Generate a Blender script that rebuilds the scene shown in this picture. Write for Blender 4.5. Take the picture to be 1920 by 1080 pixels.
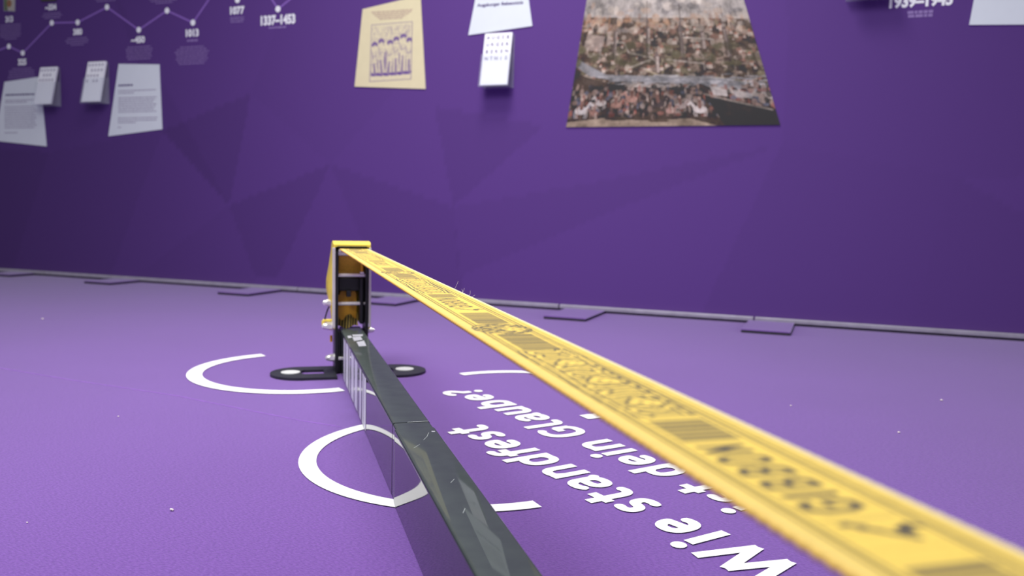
import bpy, bmesh, math, random
import numpy as np
from mathutils import Vector, Matrix
from mathutils.geometry import tessellate_polygon, delaunay_2d_cdt

random.seed(7); RNG = np.random.RandomState(11)
for o in list(bpy.data.objects): bpy.data.objects.remove(o)
S = bpy.context.scene; C = S.collection

# ------------------------------------------------------------------ camera
# world: wall along X at y = WALL, floor z = 0, metres
WALL = 2.335
CAMH = 0.29
RIGHT = Vector((0.93423048, 0.35593231, 0.022926))
DOWN = Vector((0.0546911, -0.07943919, -0.99533828))
FWD = Vector((-0.35245183, 0.93112921, -0.09368084))
cam_data = bpy.data.cameras.new('camera'); cam = bpy.data.objects.new('camera', cam_data); C.objects.link(cam)
cam.matrix_world = Matrix((( RIGHT.x, -DOWN.x, -FWD.x, 0), (RIGHT.y, -DOWN.y, -FWD.y, 0),
                           (RIGHT.z, -DOWN.z, -FWD.z, CAMH), (0, 0, 0, 1)))
cam_data.sensor_width = 36; cam_data.lens = 1605.09 / 1920 * 36; cam_data.clip_start = 0.01
cam_data.dof.use_dof = True; cam_data.dof.focus_distance = 0.77; cam_data.dof.aperture_fstop = 8.0
S.camera = cam

# ------------------------------------------------------------------ world, lamps, exposure
S.view_settings.view_transform = 'Standard'; S.view_settings.look = 'None'
S.view_settings.gamma = 1; S.view_settings.use_curve_mapping = False
S.view_settings.exposure = 0.0
w = bpy.data.worlds.new('world'); S.world = w; w.use_nodes = True
bg = w.node_tree.nodes['Background']; bg.inputs[0].default_value = (0.93, 0.95, 1.0, 1); bg.inputs[1].default_value = 0.34
def area(name, loc, target, sx, sy, power, col=(1, 1, 1)):
    l = bpy.data.lights.new(name, 'AREA'); l.shape = 'RECTANGLE'; l.size = sx; l.size_y = sy; l.energy = power; l.color = col
    o = bpy.data.objects.new(name, l); C.objects.link(o); o.location = loc
    o.rotation_euler = (Vector(target) - Vector(loc)).to_track_quat('-Z', 'Y').to_euler(); return o
area('overhead_and_fill_light', (-0.85, 1.50, 2.2), (-0.80, 1.45, 0), 0.8, 0.5, 22, (1, 0.97, 0.94)).data.spread = math.radians(118)
area('overhead_and_fill_light', (-0.75, -0.1, 2.2), (-0.65, 1.2, 0), 1.2, 0.9, 24, (0.97, 0.98, 1.0)).data.spread = math.radians(120)  # added front fill from the camera side, no known fixture

# where a point of the photograph meets a plane of the room (survey helper, 1920x1080)
CAM = Vector((0, 0, CAMH))
def ray(px, py): return FWD + RIGHT * ((px - 960) / 1605.09) + DOWN * ((py - 540) / 1605.09)
def wl(px, py, d=0.0):
    r = ray(px, py); t = (WALL - d) / r.y; return CAM + r * t
def fl(px, py, z=0.0):
    r = ray(px, py); t = (z - CAMH) / r.z; return CAM + r * t

# ------------------------------------------------------------------ materials
def srgb(h):
    h = h.lstrip('#'); c = [int(h[i:i + 2], 16) / 255 for i in (0, 2, 4)]
    return tuple((x / 12.92 if x <= 0.04045 else ((x + 0.055) / 1.055) ** 2.4) for x in c) + (1,)
def mat(name, col, rough=0.6, metal=0.0, spec=0.5, noise=0.0, nscale=40, bump=0.0, bscale=400, sheen=0.0, coat=0.0, attr=False, ior=1.5):
    m = bpy.data.materials.new(name); m.use_nodes = True; nt = m.node_tree; b = nt.nodes['Principled BSDF']
    b.inputs['Roughness'].default_value = rough; b.inputs['Metallic'].default_value = metal
    b.inputs['Specular IOR Level'].default_value = spec; b.inputs['IOR'].default_value = ior
    b.inputs['Sheen Weight'].default_value = sheen; b.inputs['Coat Weight'].default_value = coat
    tc = nt.nodes.new('ShaderNodeTexCoord'); src = None
    if attr:
        a = nt.nodes.new('ShaderNodeAttribute'); a.attribute_name = 'print'; src = a.outputs['Color']
    else: b.inputs['Base Color'].default_value = col
    if noise:
        n = nt.nodes.new('ShaderNodeTexNoise'); n.inputs['Scale'].default_value = nscale; n.inputs['Detail'].default_value = 4
        nt.links.new(tc.outputs['Object'], n.inputs['Vector'])
        mr = nt.nodes.new('ShaderNodeMapRange'); mr.inputs['From Min'].default_value = 0.3; mr.inputs['From Max'].default_value = 0.7
        mr.inputs['To Min'].default_value = 1 - noise; mr.inputs['To Max'].default_value = 1 + noise
        nt.links.new(n.outputs['Fac'], mr.inputs['Value'])
        mx = nt.nodes.new('ShaderNodeVectorMath'); mx.operation = 'SCALE'
        if src: nt.links.new(src, mx.inputs[0])
        else: mx.inputs[0].default_value = col[:3]
        nt.links.new(mr.outputs[0], mx.inputs['Scale']); src = mx.outputs[0]
    if src: nt.links.new(src, b.inputs['Base Color'])
    if bump:
        n2 = nt.nodes.new('ShaderNodeTexNoise'); n2.inputs['Scale'].default_value = bscale; n2.inputs['Detail'].default_value = 3
        nt.links.new(tc.outputs['Object'], n2.inputs['Vector'])
        bp = nt.nodes.new('ShaderNodeBump'); bp.inputs['Strength'].default_value = bump; bp.inputs['Distance'].default_value = 0.002
        nt.links.new(n2.outputs['Fac'], bp.inputs['Height']); nt.links.new(bp.outputs[0], b.inputs['Normal'])
    return m

M = {}
def carpet_mat():
    m = bpy.data.materials.new('carpet'); m.use_nodes = True; nt = m.node_tree; b = nt.nodes['Principled BSDF']
    b.inputs['Roughness'].default_value = 0.95; b.inputs['Specular IOR Level'].default_value = 0.2
    b.inputs['Sheen Weight'].default_value = 0.9; b.inputs['Sheen Roughness'].default_value = 0.40
    b.inputs['Sheen Tint'].default_value = (0.85, 0.80, 1.0, 1)
    tc = nt.nodes.new('ShaderNodeTexCoord')
    n1 = nt.nodes.new('ShaderNodeTexNoise'); n1.inputs['Scale'].default_value = 620; n1.inputs['Detail'].default_value = 2
    n2 = nt.nodes.new('ShaderNodeTexNoise'); n2.inputs['Scale'].default_value = 3.0; n2.inputs['Detail'].default_value = 5
    mp = nt.nodes.new('ShaderNodeMapping'); mp.inputs['Rotation'].default_value = (0, 0, math.radians(36)); mp.inputs['Scale'].default_value = (0.45, 1.3, 1)
    nt.links.new(tc.outputs['Object'], mp.inputs[0]); nt.links.new(mp.outputs[0], n1.inputs['Vector']); nt.links.new(tc.outputs['Object'], n2.inputs['Vector'])
    r = nt.nodes.new('ShaderNodeValToRGB'); r.color_ramp.elements[0].position = 0.32; r.color_ramp.elements[1].position = 0.70
    r.color_ramp.elements[0].color = (0.130, 0.047, 0.275, 1); r.color_ramp.elements[1].color = (0.210, 0.084, 0.405, 1)
    nt.links.new(n1.outputs['Fac'], r.inputs[0])
    mr = nt.nodes.new('ShaderNodeMapRange'); mr.inputs['To Min'].default_value = 0.90; mr.inputs['To Max'].default_value = 1.10
    nt.links.new(n2.outputs['Fac'], mr.inputs['Value'])
    sc = nt.nodes.new('ShaderNodeVectorMath'); sc.operation = 'SCALE'; nt.links.new(r.outputs[0], sc.inputs[0]); nt.links.new(mr.outputs[0], sc.inputs['Scale'])
    nt.links.new(sc.outputs[0], b.inputs['Base Color'])
    bp = nt.nodes.new('ShaderNodeBump'); bp.inputs['Strength'].default_value = 0.5; bp.inputs['Distance'].default_value = 0.001
    nt.links.new(n1.outputs['Fac'], bp.inputs['Height']); nt.links.new(bp.outputs[0], b.inputs['Normal'])
    return m
M['carpet'] = carpet_mat()
M['decal'] = mat('white_floor_vinyl', (0.92, 0.92, 0.92, 1), 0.55, noise=0.02, nscale=60)
M['wall'] = mat('printed_wall_fabric', (0.1, 0.04, 0.24, 1), 0.75, spec=0.25, attr=True, bump=0.05, bscale=500)
M['alu'] = mat('brushed_aluminium', (0.40, 0.38, 0.44, 1), 0.45, metal=0.3, noise=0.1)
M['dark'] = mat('dark_rubber_and_shade', (0.02, 0.018, 0.026, 1), 0.7, noise=0.1)
def beam_mat():
    """anthracite gloss paint, its upward faces dulled by a film of dust"""
    m = mat('glossy_anthracite_paint', (0.030, 0.036, 0.037, 1), 0.04, noise=0.10, nscale=25); nt = m.node_tree; b = nt.nodes['Principled BSDF']
    d = nt.nodes.new('ShaderNodeBsdfDiffuse'); d.inputs[0].default_value = (0.130, 0.155, 0.145, 1)
    g = nt.nodes.new('ShaderNodeNewGeometry'); sp = nt.nodes.new('ShaderNodeSeparateXYZ'); nt.links.new(g.outputs['Normal'], sp.inputs[0])
    mr = nt.nodes.new('ShaderNodeMapRange'); mr.inputs['From Min'].default_value = 0.5; mr.inputs['From Max'].default_value = 1.0; mr.inputs['To Max'].default_value = 0.52
    nt.links.new(sp.outputs['Z'], mr.inputs['Value'])
    n = nt.nodes.new('ShaderNodeTexNoise'); n.inputs['Scale'].default_value = 55; n.inputs['Detail'].default_value = 8
    tc = nt.nodes.new('ShaderNodeTexCoord'); nt.links.new(tc.outputs['Object'], n.inputs['Vector'])
    m2 = nt.nodes.new('ShaderNodeMapRange'); m2.inputs['From Min'].default_value = 0.3; m2.inputs['From Max'].default_value = 0.7; m2.inputs['To Min'].default_value = 0.85; m2.inputs['To Max'].default_value = 1.1
    nt.links.new(n.outputs['Fac'], m2.inputs['Value']); mu = nt.nodes.new('ShaderNodeMath'); mu.operation = 'MULTIPLY'
    nt.links.new(mr.outputs[0], mu.inputs[0]); nt.links.new(m2.outputs[0], mu.inputs[1])
    mx = nt.nodes.new('ShaderNodeMixShader'); nt.links.new(mu.outputs[0], mx.inputs[0]); nt.links.new(b.outputs[0], mx.inputs[1]); nt.links.new(d.outputs[0], mx.inputs[2])
    nt.links.new(mx.outputs[0], nt.nodes['Material Output'].inputs['Surface']); return m
M['beam'] = beam_mat()
M['blackmetal'] = mat('black_powder_coat', (0.008, 0.009, 0.011, 1), 0.42, noise=0.15, nscale=80, bump=0.08, bscale=900)
M['footmetal'] = mat('black_textured_steel', (0.018, 0.020, 0.026, 1), 0.5, noise=0.15, nscale=80, bump=0.15, bscale=900)
M['chrome'] = mat('zinc_plated_steel', (0.95, 0.94, 0.91, 1), 0.22, metal=0.6, noise=0.05)
M['felt'] = mat('grey_felt_disc', (0.52, 0.52, 0.53, 1), 0.9, noise=0.12, nscale=300, bump=0.2)
M['yellow'] = mat('yellow_plastic_cover', (0.88, 0.68, 0.09, 1), 0.42, noise=0.03)
M['rim'] = mat('pale_rubber_rim', (0.62, 0.58, 0.56, 1), 0.5, noise=0.05)
M['amber'] = mat('amber_and_shaded_yellow', (0.75, 0.36, 0.01, 1), 0.45, noise=0.05)
M['web'] = mat('woven_yellow_webbing', (0.8, 0.5, 0.05, 1), 0.75, spec=0.3, attr=True, bump=0.25, bscale=1200)
M['webplain'] = mat('yellow_webbing_thread', (0.80, 0.48, 0.05, 1), 0.8, noise=0.1, nscale=300)
M['ink'] = mat('white_print', (0.80, 0.80, 0.86, 1), 0.4, noise=0.02)
M['paper'] = mat('white_panel', (0.74, 0.80, 0.84, 1), 0.6, noise=0.01)
M['card'] = mat('white_card', (0.88, 0.89, 0.94, 1), 0.5, noise=0.01)
M['greytext'] = mat('grey_print', (0.34, 0.31, 0.42, 1), 0.7, noise=0.05)
M['darktext'] = mat('dark_violet_print', (0.10, 0.07, 0.20, 1), 0.7, noise=0.05)
M['lilac'] = mat('lilac_wall_print', (0.27, 0.18, 0.43, 1), 0.7, noise=0.03)
M['violetline'] = mat('violet_wall_line', (0.26, 0.13, 0.50, 1), 0.7, noise=0.03)
M['whitewall'] = mat('white_wall_print', (0.92, 0.94, 0.96, 1), 0.7, noise=0.02)
M['beige'] = mat('beige_panel', (0.75, 0.68, 0.42, 1), 0.6, noise=0.02)
M['beigetext'] = mat('beige_panel_text', (0.50, 0.37, 0.28, 1), 0.6, noise=0.02)
M['art'] = mat('printed_picture', (0.5, 0.5, 0.5, 1), 0.55, attr=True, noise=0.04, nscale=60)
M['lint'] = mat('pale_lint', (0.85, 0.75, 0.72, 1), 0.9, noise=0.05)
M['scratch'] = mat('pale_scratch_and_glint', (0.55, 0.60, 0.58, 1), 0.5, noise=0.1)
M['seam'] = mat('carpet_seam_pile', (0.215, 0.095, 0.41, 1), 0.95, noise=0.15, nscale=90)
M['cable'] = mat('black_cable', (0.02, 0.012, 0.04, 1), 0.5, noise=0.1)
def acrylic():
    m = bpy.data.materials.new('clear_acrylic'); m.use_nodes = True; nt = m.node_tree
    for n in list(nt.nodes): nt.nodes.remove(n)
    out = nt.nodes.new('ShaderNodeOutputMaterial'); mix = nt.nodes.new('ShaderNodeMixShader')
    tr = nt.nodes.new('ShaderNodeBsdfTransparent'); tr.inputs[0].default_value = (0.975, 0.98, 0.985, 1)
    pb = nt.nodes.new('ShaderNodeBsdfPrincipled'); pb.inputs['Base Color'].default_value = (0.75, 0.78, 0.85, 1); pb.inputs['Roughness'].default_value = 0.08
    ad = nt.nodes.new('ShaderNodeValue'); ad.outputs[0].default_value = 0.10
    nt.links.new(ad.outputs[0], mix.inputs[0]); nt.links.new(tr.outputs[0], mix.inputs[1]); nt.links.new(pb.outputs[0], mix.inputs[2]); nt.links.new(mix.outputs[0], out.inputs[0])
    return m
M['acrylic'] = acrylic()

# ------------------------------------------------------------------ object helpers
def tag(o, label=None, cat=None, group=None, kind=None):
    if label: o['label'] = label
    if cat: o['category'] = cat
    if group: o['group'] = group
    if kind: o['kind'] = kind
    return o
def empty(name, loc=(0, 0, 0), rz=0, **k):
    o = bpy.data.objects.new(name, None); C.objects.link(o); o.location = loc; o.rotation_euler = (0, 0, rz); o.empty_display_size = 0.02
    return tag(o, **k)
def link(name, me, m, parent=None, loc=(0, 0, 0), rot=(0, 0, 0)):
    if m and not me.materials: me.materials.append(m)
    o = bpy.data.objects.new(name, me); C.objects.link(o); o.parent = parent; o.location = loc; o.rotation_euler = rot
    return o
def from_bm(name, bm, m, parent=None, smooth=False, **k):
    bmesh.ops.recalc_face_normals(bm, faces=bm.faces)
    me = bpy.data.meshes.new(name); bm.to_mesh(me); bm.free()
    if smooth:
        for p in me.polygons: p.use_smooth = True
        try: me.set_sharp_from_angle(angle=math.radians(35))
        except Exception: pass
    return link(name, me, m, parent, **k)
def flat(name, polys, m, parent=None, **k):
    """several flat polygons (lists of 3-D points) as one mesh"""
    me = bpy.data.meshes.new(name); vs = []; fs = []
    for p in polys:
        fs.append(list(range(len(vs), len(vs) + len(p)))); vs += [tuple(q) for q in p]
    me.from_pydata(vs, [], fs); return link(name, me, m, parent, **k)
def add_box(bm, a, b, bevel=0.0):
    r = bmesh.ops.create_cube(bm, size=1)
    vs = r['verts']
    for v in vs: v.co = Vector([a[i] + (v.co[i] + 0.5) * (b[i] - a[i]) for i in range(3)])
    if bevel:
        es = list({e for v in vs for e in v.link_edges}); bmesh.ops.bevel(bm, geom=es, offset=bevel, segments=2, affect='EDGES', profile=0.5)
def box(name, a, b, m, parent=None, bevel=0.0, **k):
    bm = bmesh.new(); add_box(bm, a, b, bevel); return from_bm(name, bm, m, parent, **k)
def cyl_bm(bm, p0, p1, r, seg=20, r2=None):
    p0 = Vector(p0); p1 = Vector(p1); d = p1 - p0
    mt = Matrix.Translation((p0 + p1) / 2) @ d.to_track_quat('Z', 'Y').to_matrix().to_4x4()
    bmesh.ops.create_cone(bm, cap_ends=True, segments=seg, radius1=r, radius2=r if r2 is None else r2, depth=d.length, matrix=mt)
def cyl(name, p0, p1, r, m, parent=None, seg=20):
    bm = bmesh.new(); cyl_bm(bm, p0, p1, r, seg); return from_bm(name, bm, m, parent, smooth=True)
def plate(name, outer, holes, t, m, parent=None, axes=(0, 1, 2), base=0.0, bevel=0):
    """extruded outline with holes; outline coordinates go to axes[0], axes[1], thickness along axes[2]"""
    loops = [outer] + holes; flat3 = [[Vector((x, y, 0)) for x, y in l] for l in loops]
    pts = [p for l in flat3 for p in l]; tris = tessellate_polygon(flat3); n = len(pts)
    def mk(p, z):
        v = [0, 0, 0]; v[axes[0]] = p.x; v[axes[1]] = p.y; v[axes[2]] = base + z; return tuple(v)
    vs = [mk(p, t) for p in pts] + [mk(p, 0) for p in pts]; fs = [tuple(tr) for tr in tris] + [tuple(i + n for i in reversed(tr)) for tr in tris]
    s = 0
    for l in loops:
        k = len(l)
        for i in range(k): a, b = s + i, s + (i + 1) % k; fs.append((a, b, b + n, a + n))
        s += k
    me = bpy.data.meshes.new(name); me.from_pydata(vs, [], fs)
    bm = bmesh.new(); bm.from_mesh(me); bpy.data.meshes.remove(me); return from_bm(name, bm, m, parent)
def tube(name, pts, r, m, parent=None, seg=8):
    cu = bpy.data.curves.new(name, 'CURVE'); cu.dimensions = '3D'; cu.bevel_depth = r; cu.bevel_resolution = 2; cu.use_fill_caps = True
    sp = cu.splines.new('NURBS'); sp.points.add(len(pts) - 1)
    for i, p in enumerate(pts): sp.points[i].co = (*p, 1)
    sp.use_endpoint_u = True; sp.order_u = 3; sp.resolution_u = 6
    tmp = bpy.data.objects.new('tmp', cu); C.objects.link(tmp)
    dg = bpy.context.evaluated_depsgraph_get(); me = bpy.data.meshes.new_from_object(tmp.evaluated_get(dg)); me.name = name
    bpy.data.objects.remove(tmp); return link(name, me, m, parent)
def text_mesh(name, s, size, m, parent, centre, bold=0.0, x=(1, 0, 0), up=(0, 0, 1), width=None, thick=0.0003):
    """text laid out around 'centre', reading along x; width squeezes it to a measured length"""
    cu = bpy.data.curves.new(name, 'FONT'); cu.body = s; cu.size = size; cu.offset = bold; cu.extrude = thick / 2; cu.align_x = 'CENTER'; cu.align_y = 'CENTER'; cu.resolution_u = 3
    tmp = bpy.data.objects.new('tmp', cu); C.objects.link(tmp); bpy.context.view_layer.update()
    dg = bpy.context.evaluated_depsgraph_get(); me = bpy.data.meshes.new_from_object(tmp.evaluated_get(dg)); me.name = name
    bpy.data.objects.remove(tmp)
    n = len(me.vertices); co = np.empty(n * 3); me.vertices.foreach_get('co', co); co = co.reshape(-1, 3)
    co[:, 0] -= (co[:, 0].max() + co[:, 0].min()) / 2; co[:, 1] -= (co[:, 1].max() + co[:, 1].min()) / 2
    if width: co[:, 0] *= width / (co[:, 0].max() - co[:, 0].min())
    X = np.array(x, float); Y = np.array(up, float); Z = np.cross(X, Y)
    w3 = co[:, :1] * X + co[:, 1:2] * Y + co[:, 2:3] * Z
    me.vertices.foreach_set('co', w3.ravel()); me.materials.clear()
    return link(name, me, m, parent, loc=centre)
def ribbon(pts, w, cap=True):
    """quads of a constant-width stroke along a 2-D polyline (mitred)"""
    P = [Vector(p) for p in pts]; L = []; R = []
    for i, p in enumerate(P):
        d0 = (P[i] - P[i - 1]).normalized() if i else None; d1 = (P[i + 1] - P[i]).normalized() if i < len(P) - 1 else None
        d = d1 if d0 is None else d0 if d1 is None else (d0 + d1).normalized()
        n = Vector((-d.y, d.x)); k = 1.0
        if d0 is not None and d1 is not None: k = 1 / max(0.55, abs(n.dot(Vector((-d0.y, d0.x)))))
        L.append(p + n * w / 2 * k); R.append(p - n * w / 2 * k)
    return [[R[i], R[i + 1], L[i + 1], L[i]] for i in range(len(P) - 1)]
def grid_print(name, nu, nv, fn, colors, m, parent=None, side=None):
    """fine grid carrying a flat print as colour attribute; fn(U,V)->(N,3) points"""
    u, v = np.meshgrid(np.arange(nu + 1), np.arange(nv + 1), indexing='ij'); co = fn(u.ravel() / nu, v.ravel() / nv).astype(np.float32)
    idx = np.arange((nu + 1) * (nv + 1)).reshape(nu + 1, nv + 1)
    q = np.stack([idx[:-1, :-1], idx[1:, :-1], idx[1:, 1:], idx[:-1, 1:]], -1).reshape(-1, 4)
    cols = np.asarray(colors, np.float32).reshape(-1, 3)
    if side is not None:
        n0 = len(co); a = idx[:, 0]; b = idx[:, -1]
        low = np.concatenate([co[a] + side, co[b] + side]); co = np.concatenate([co, low]); cols = np.concatenate([cols, cols[a], cols[b]])
        la = n0 + np.arange(nu + 1); lb = la + nu + 1
        q = np.concatenate([q, np.stack([a[:-1], la[:-1], la[1:], a[1:]], -1), np.stack([b[:-1], b[1:], lb[1:], lb[:-1]], -1), np.stack([la[:-1], lb[:-1], lb[1:], la[1:]], -1)])
    me = bpy.data.meshes.new(name); me.vertices.add(len(co)); me.vertices.foreach_set('co', co.ravel())
    me.loops.add(q.size); me.loops.foreach_set('vertex_index', q.ravel().astype(np.int32))
    me.polygons.add(len(q)); me.polygons.foreach_set('loop_start', np.arange(0, q.size, 4, dtype=np.int32))
    me.update(calc_edges=True); me.validate()
    at = me.color_attributes.new('print', 'FLOAT_COLOR', 'POINT')
    at.data.foreach_set('color', np.concatenate([cols, np.ones((len(cols), 1), np.float32)], 1).ravel())
    return link(name, me, m, parent)
def inpoly(X, Y, poly):
    r = np.zeros(X.shape, bool); n = len(poly)
    for i in range(n):
        x0, y0 = poly[i]; x1, y1 = poly[(i + 1) % n]
        c = ((y0 > Y) != (y1 > Y)); xi = (x1 - x0) * (Y - y0) / ((y1 - y0) or 1e-9) + x0; r ^= (c & (X < xi))
    return r
class Canvas:
    """little raster painter, x to the right and y up, unit = cell"""
    def __init__(s, w, h, col): s.a = np.tile(np.array(col, float)[:3], (w, h, 1)); s.X, s.Y = np.meshgrid(np.arange(w) + .5, np.arange(h) + .5, indexing='ij')
    def blend(s, mask, col, k=1.0): s.a[mask] = s.a[mask] * (1 - k) + np.array(col[:3]) * k
    def poly(s, p, col, k=1.0): s.blend(inpoly(s.X, s.Y, p), col, k)
    def ell(s, x, y, rx, ry, col, k=1.0): s.blend(((s.X - x) / rx) ** 2 + ((s.Y - y) / ry) ** 2 < 1, col, k)
    def line(s, pts, w, col, k=1.0):
        m = np.zeros(s.X.shape, bool)
        for (x0, y0), (x1, y1) in zip(pts[:-1], pts[1:]):
            dx, dy = x1 - x0, y1 - y0; t = np.clip(((s.X - x0) * dx + (s.Y - y0) * dy) / (dx * dx + dy * dy + 1e-9), 0, 1)
            m |= (s.X - x0 - t * dx) ** 2 + (s.Y - y0 - t * dy) ** 2 < (w / 2) ** 2
        s.blend(m, col, k)

# ------------------------------------------------------------------ the setting
bm = bmesh.new(); bmesh.ops.create_grid(bm, x_segments=8, y_segments=8, size=1)
for v in bm.verts: v.co = Vector((-0.8 + v.co.x * 4.2, 0.9 + v.co.y * 3.3, 0))
floor = from_bm('floor', bm, M['carpet']); tag(floor, 'purple carpet floor', kind='structure')

W0, W1, WH = -4.6, 2.2, 2.4
nu, nv = 720, 190                       # the fine printed part reaches 1.3 m up
pxpoly = lambda pts: [(wl(*p).x, wl(*p).z) for p in pts]
gx, gz = np.meshgrid(np.linspace(W0, W1, nu + 1), np.linspace(0, WH, nv + 1), indexing='ij')
base = np.array([0.104, 0.043, 0.226]); fac = np.ones(gx.shape)
facets = [([(-200, 260), (92, 285), (20, 520), (-200, 520)], 0.88), ([(92, 285), (305, 245), (200, 540), (20, 520)], 0.94),
          ([(305, 245), (200, -40), (430, 385)], 0.93), ([(305, 245), (470, 175), (430, 385)], 0.86),
          ([(430, 385), (620, 308), (520, 520), (480, 520)], 0.86), ([(430, 385), (480, 520), (470, 560), (200, 560)], 0.96),
          ([(620, 308), (850, 388), (870, 570), (700, 500)], 0.90), ([(620, 308), (700, 500), (640, 600), (520, 520)], 0.97),
          ([(850, 388), (815, 200), (1020, 235)], 0.90), ([(850, 388), (1100, 345), (1465, 270), (1150, 395), (860, 520)], 0.93),
          ([(1465, 270), (1310, 600), (1700, 640), (1790, 330)], 0.94), ([(1465, 270), (1480, -60), (1560, -60), (1790, 330)], 0.96),
          ([(1700, 640), (1790, 330), (2100, 500), (2100, 700)], 0.93), ([(1560, -60), (1790, 330), (2100, 330), (2100, -60)], 0.96),
          ([(560, -60), (470, 175), (620, 308), (740, 170), (660, -60)], 0.97)]
for p, k in facets: fac[inpoly(gx, gz, pxpoly(p))] *= k
# mural darkened towards both ends: print gradient plus light falloff put in the colour
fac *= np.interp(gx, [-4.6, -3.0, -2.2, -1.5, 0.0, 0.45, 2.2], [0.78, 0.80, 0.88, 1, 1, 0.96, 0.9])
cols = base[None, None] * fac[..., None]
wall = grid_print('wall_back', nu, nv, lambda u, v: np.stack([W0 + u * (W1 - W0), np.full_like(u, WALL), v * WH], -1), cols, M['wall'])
tag(wall, 'purple printed exhibition wall with faceted pattern', kind='structure')

# aluminium foot profile of the wall, butted from lengths
trim = empty('baseboard_back', (0, 0, 0), label='grey aluminium profile strip along the wall base', kind='structure')
xs = [W0, -2.72, -1.62, -0.735, 0.165 - 0.36, 0.55, W1]
for a, b in zip(xs[:-1], xs[1:]):
    box('profile', (a + 0.002, WALL - 0.012, 0.006), (b - 0.002, WALL - 0.0005, 0.017), M['alu'], trim, bevel=0.0015)
box('shadow_gap_strip', (W0, WALL - 0.009, 0.0), (W1, WALL - 0.001, 0.0065), M['dark'], trim)  # dark strip painted in for the shade under the profile

# carpeted wall feet
places = [(-0.151, 2.128, 'rightmost of the row'), (-0.655, 2.120, 'just right of the webbing'),
          (-1.230, 2.160, 'partly hidden behind the end post and webbing'), (-1.735, 2.150, 'left of the yellow end post, nearest to it'),
          (-2.325, 2.190, 'second from the left, below the white sheet'), (-2.825, 2.220, 'leftmost of the row at the photo edge')]
for cx, yf, where in places:
    e = empty('wall_foot_plate', (cx, yf, 0), label='carpeted foot plate at the wall base, ' + where, cat='foot plate', group='foot plates along the wall base')
    box('steel_plate', (-0.057, 0.0, 0.0008), (0.057, WALL - 0.013 - yf, 0.0060), M['dark'], e, bevel=0.001)
    box('carpet_cover', (-0.0575, 0.0008, 0.0062), (0.0575, WALL - 0.013 - yf, 0.0085), M['carpet'], e, bevel=0.0008)

# ------------------------------------------------------------------ rack frame of reference
P0 = Vector((-0.77267696, 1.25600757, 0)); U = Vector((-0.5963234, 0.8027443, 0)); V = Vector((0.8027443, 0.5963234, 0))
RZ = math.atan2(V.y, V.x)                # local x = across (V), local y = along (U)
def rk(p):                                # world -> rack coordinates
    d = Vector(p) - P0; return Vector((d.dot(V), d.dot(U), d.z))
def floor_obj(name, polys, m, parent): return flat(name, polys, m, parent)

# floor rings (vinyl on the carpet)
def ring_poly(c, r0, r1, a0, a1, n=90):
    out = []
    for i in range(n):
        t0 = math.radians(a0 + (a1 - a0) * i / n); t1 = math.radians(a0 + (a1 - a0) * (i + 1) / n)
        out.append([(c[0] + r * math.cos(t), c[1] + r * math.sin(t), 0) for r, t in ((r0, t0), (r1, t0), (r1, t1), (r0, t1))])
    return out
def decal(name, parts, label, cat, z=0.0012):
    e = empty(name, P0 + Vector((0, 0, z)), RZ, label=label, cat=cat, group='white rings on the carpet')
    for nm, polys in parts: flat(nm, polys, M['decal'], e)
    return e
decal('floor_ring', [('arc', ring_poly((-0.0750, 0.0360), 0.163, 0.188, 112, 288))], 'white open ring segment on the carpet around the left foot of the rack', 'floor decal')
decal('floor_ring', [('arc', ring_poly((0.0918, -0.5135), 0.171, 0.1905, 117, 280, 120))], 'large white ring on the carpet passing under the black beam', 'floor decal')
decal('floor_ring', [('arc', ring_poly((0.2530, -0.2000), 0.160, 0.178, 58, 112)), ('arc', ring_poly((0.2530, -0.2000), 0.163, 0.186, 283, 302))],
      'white ring pieces on the carpet under the webbing beyond the lettering', 'floor decal')

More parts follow.
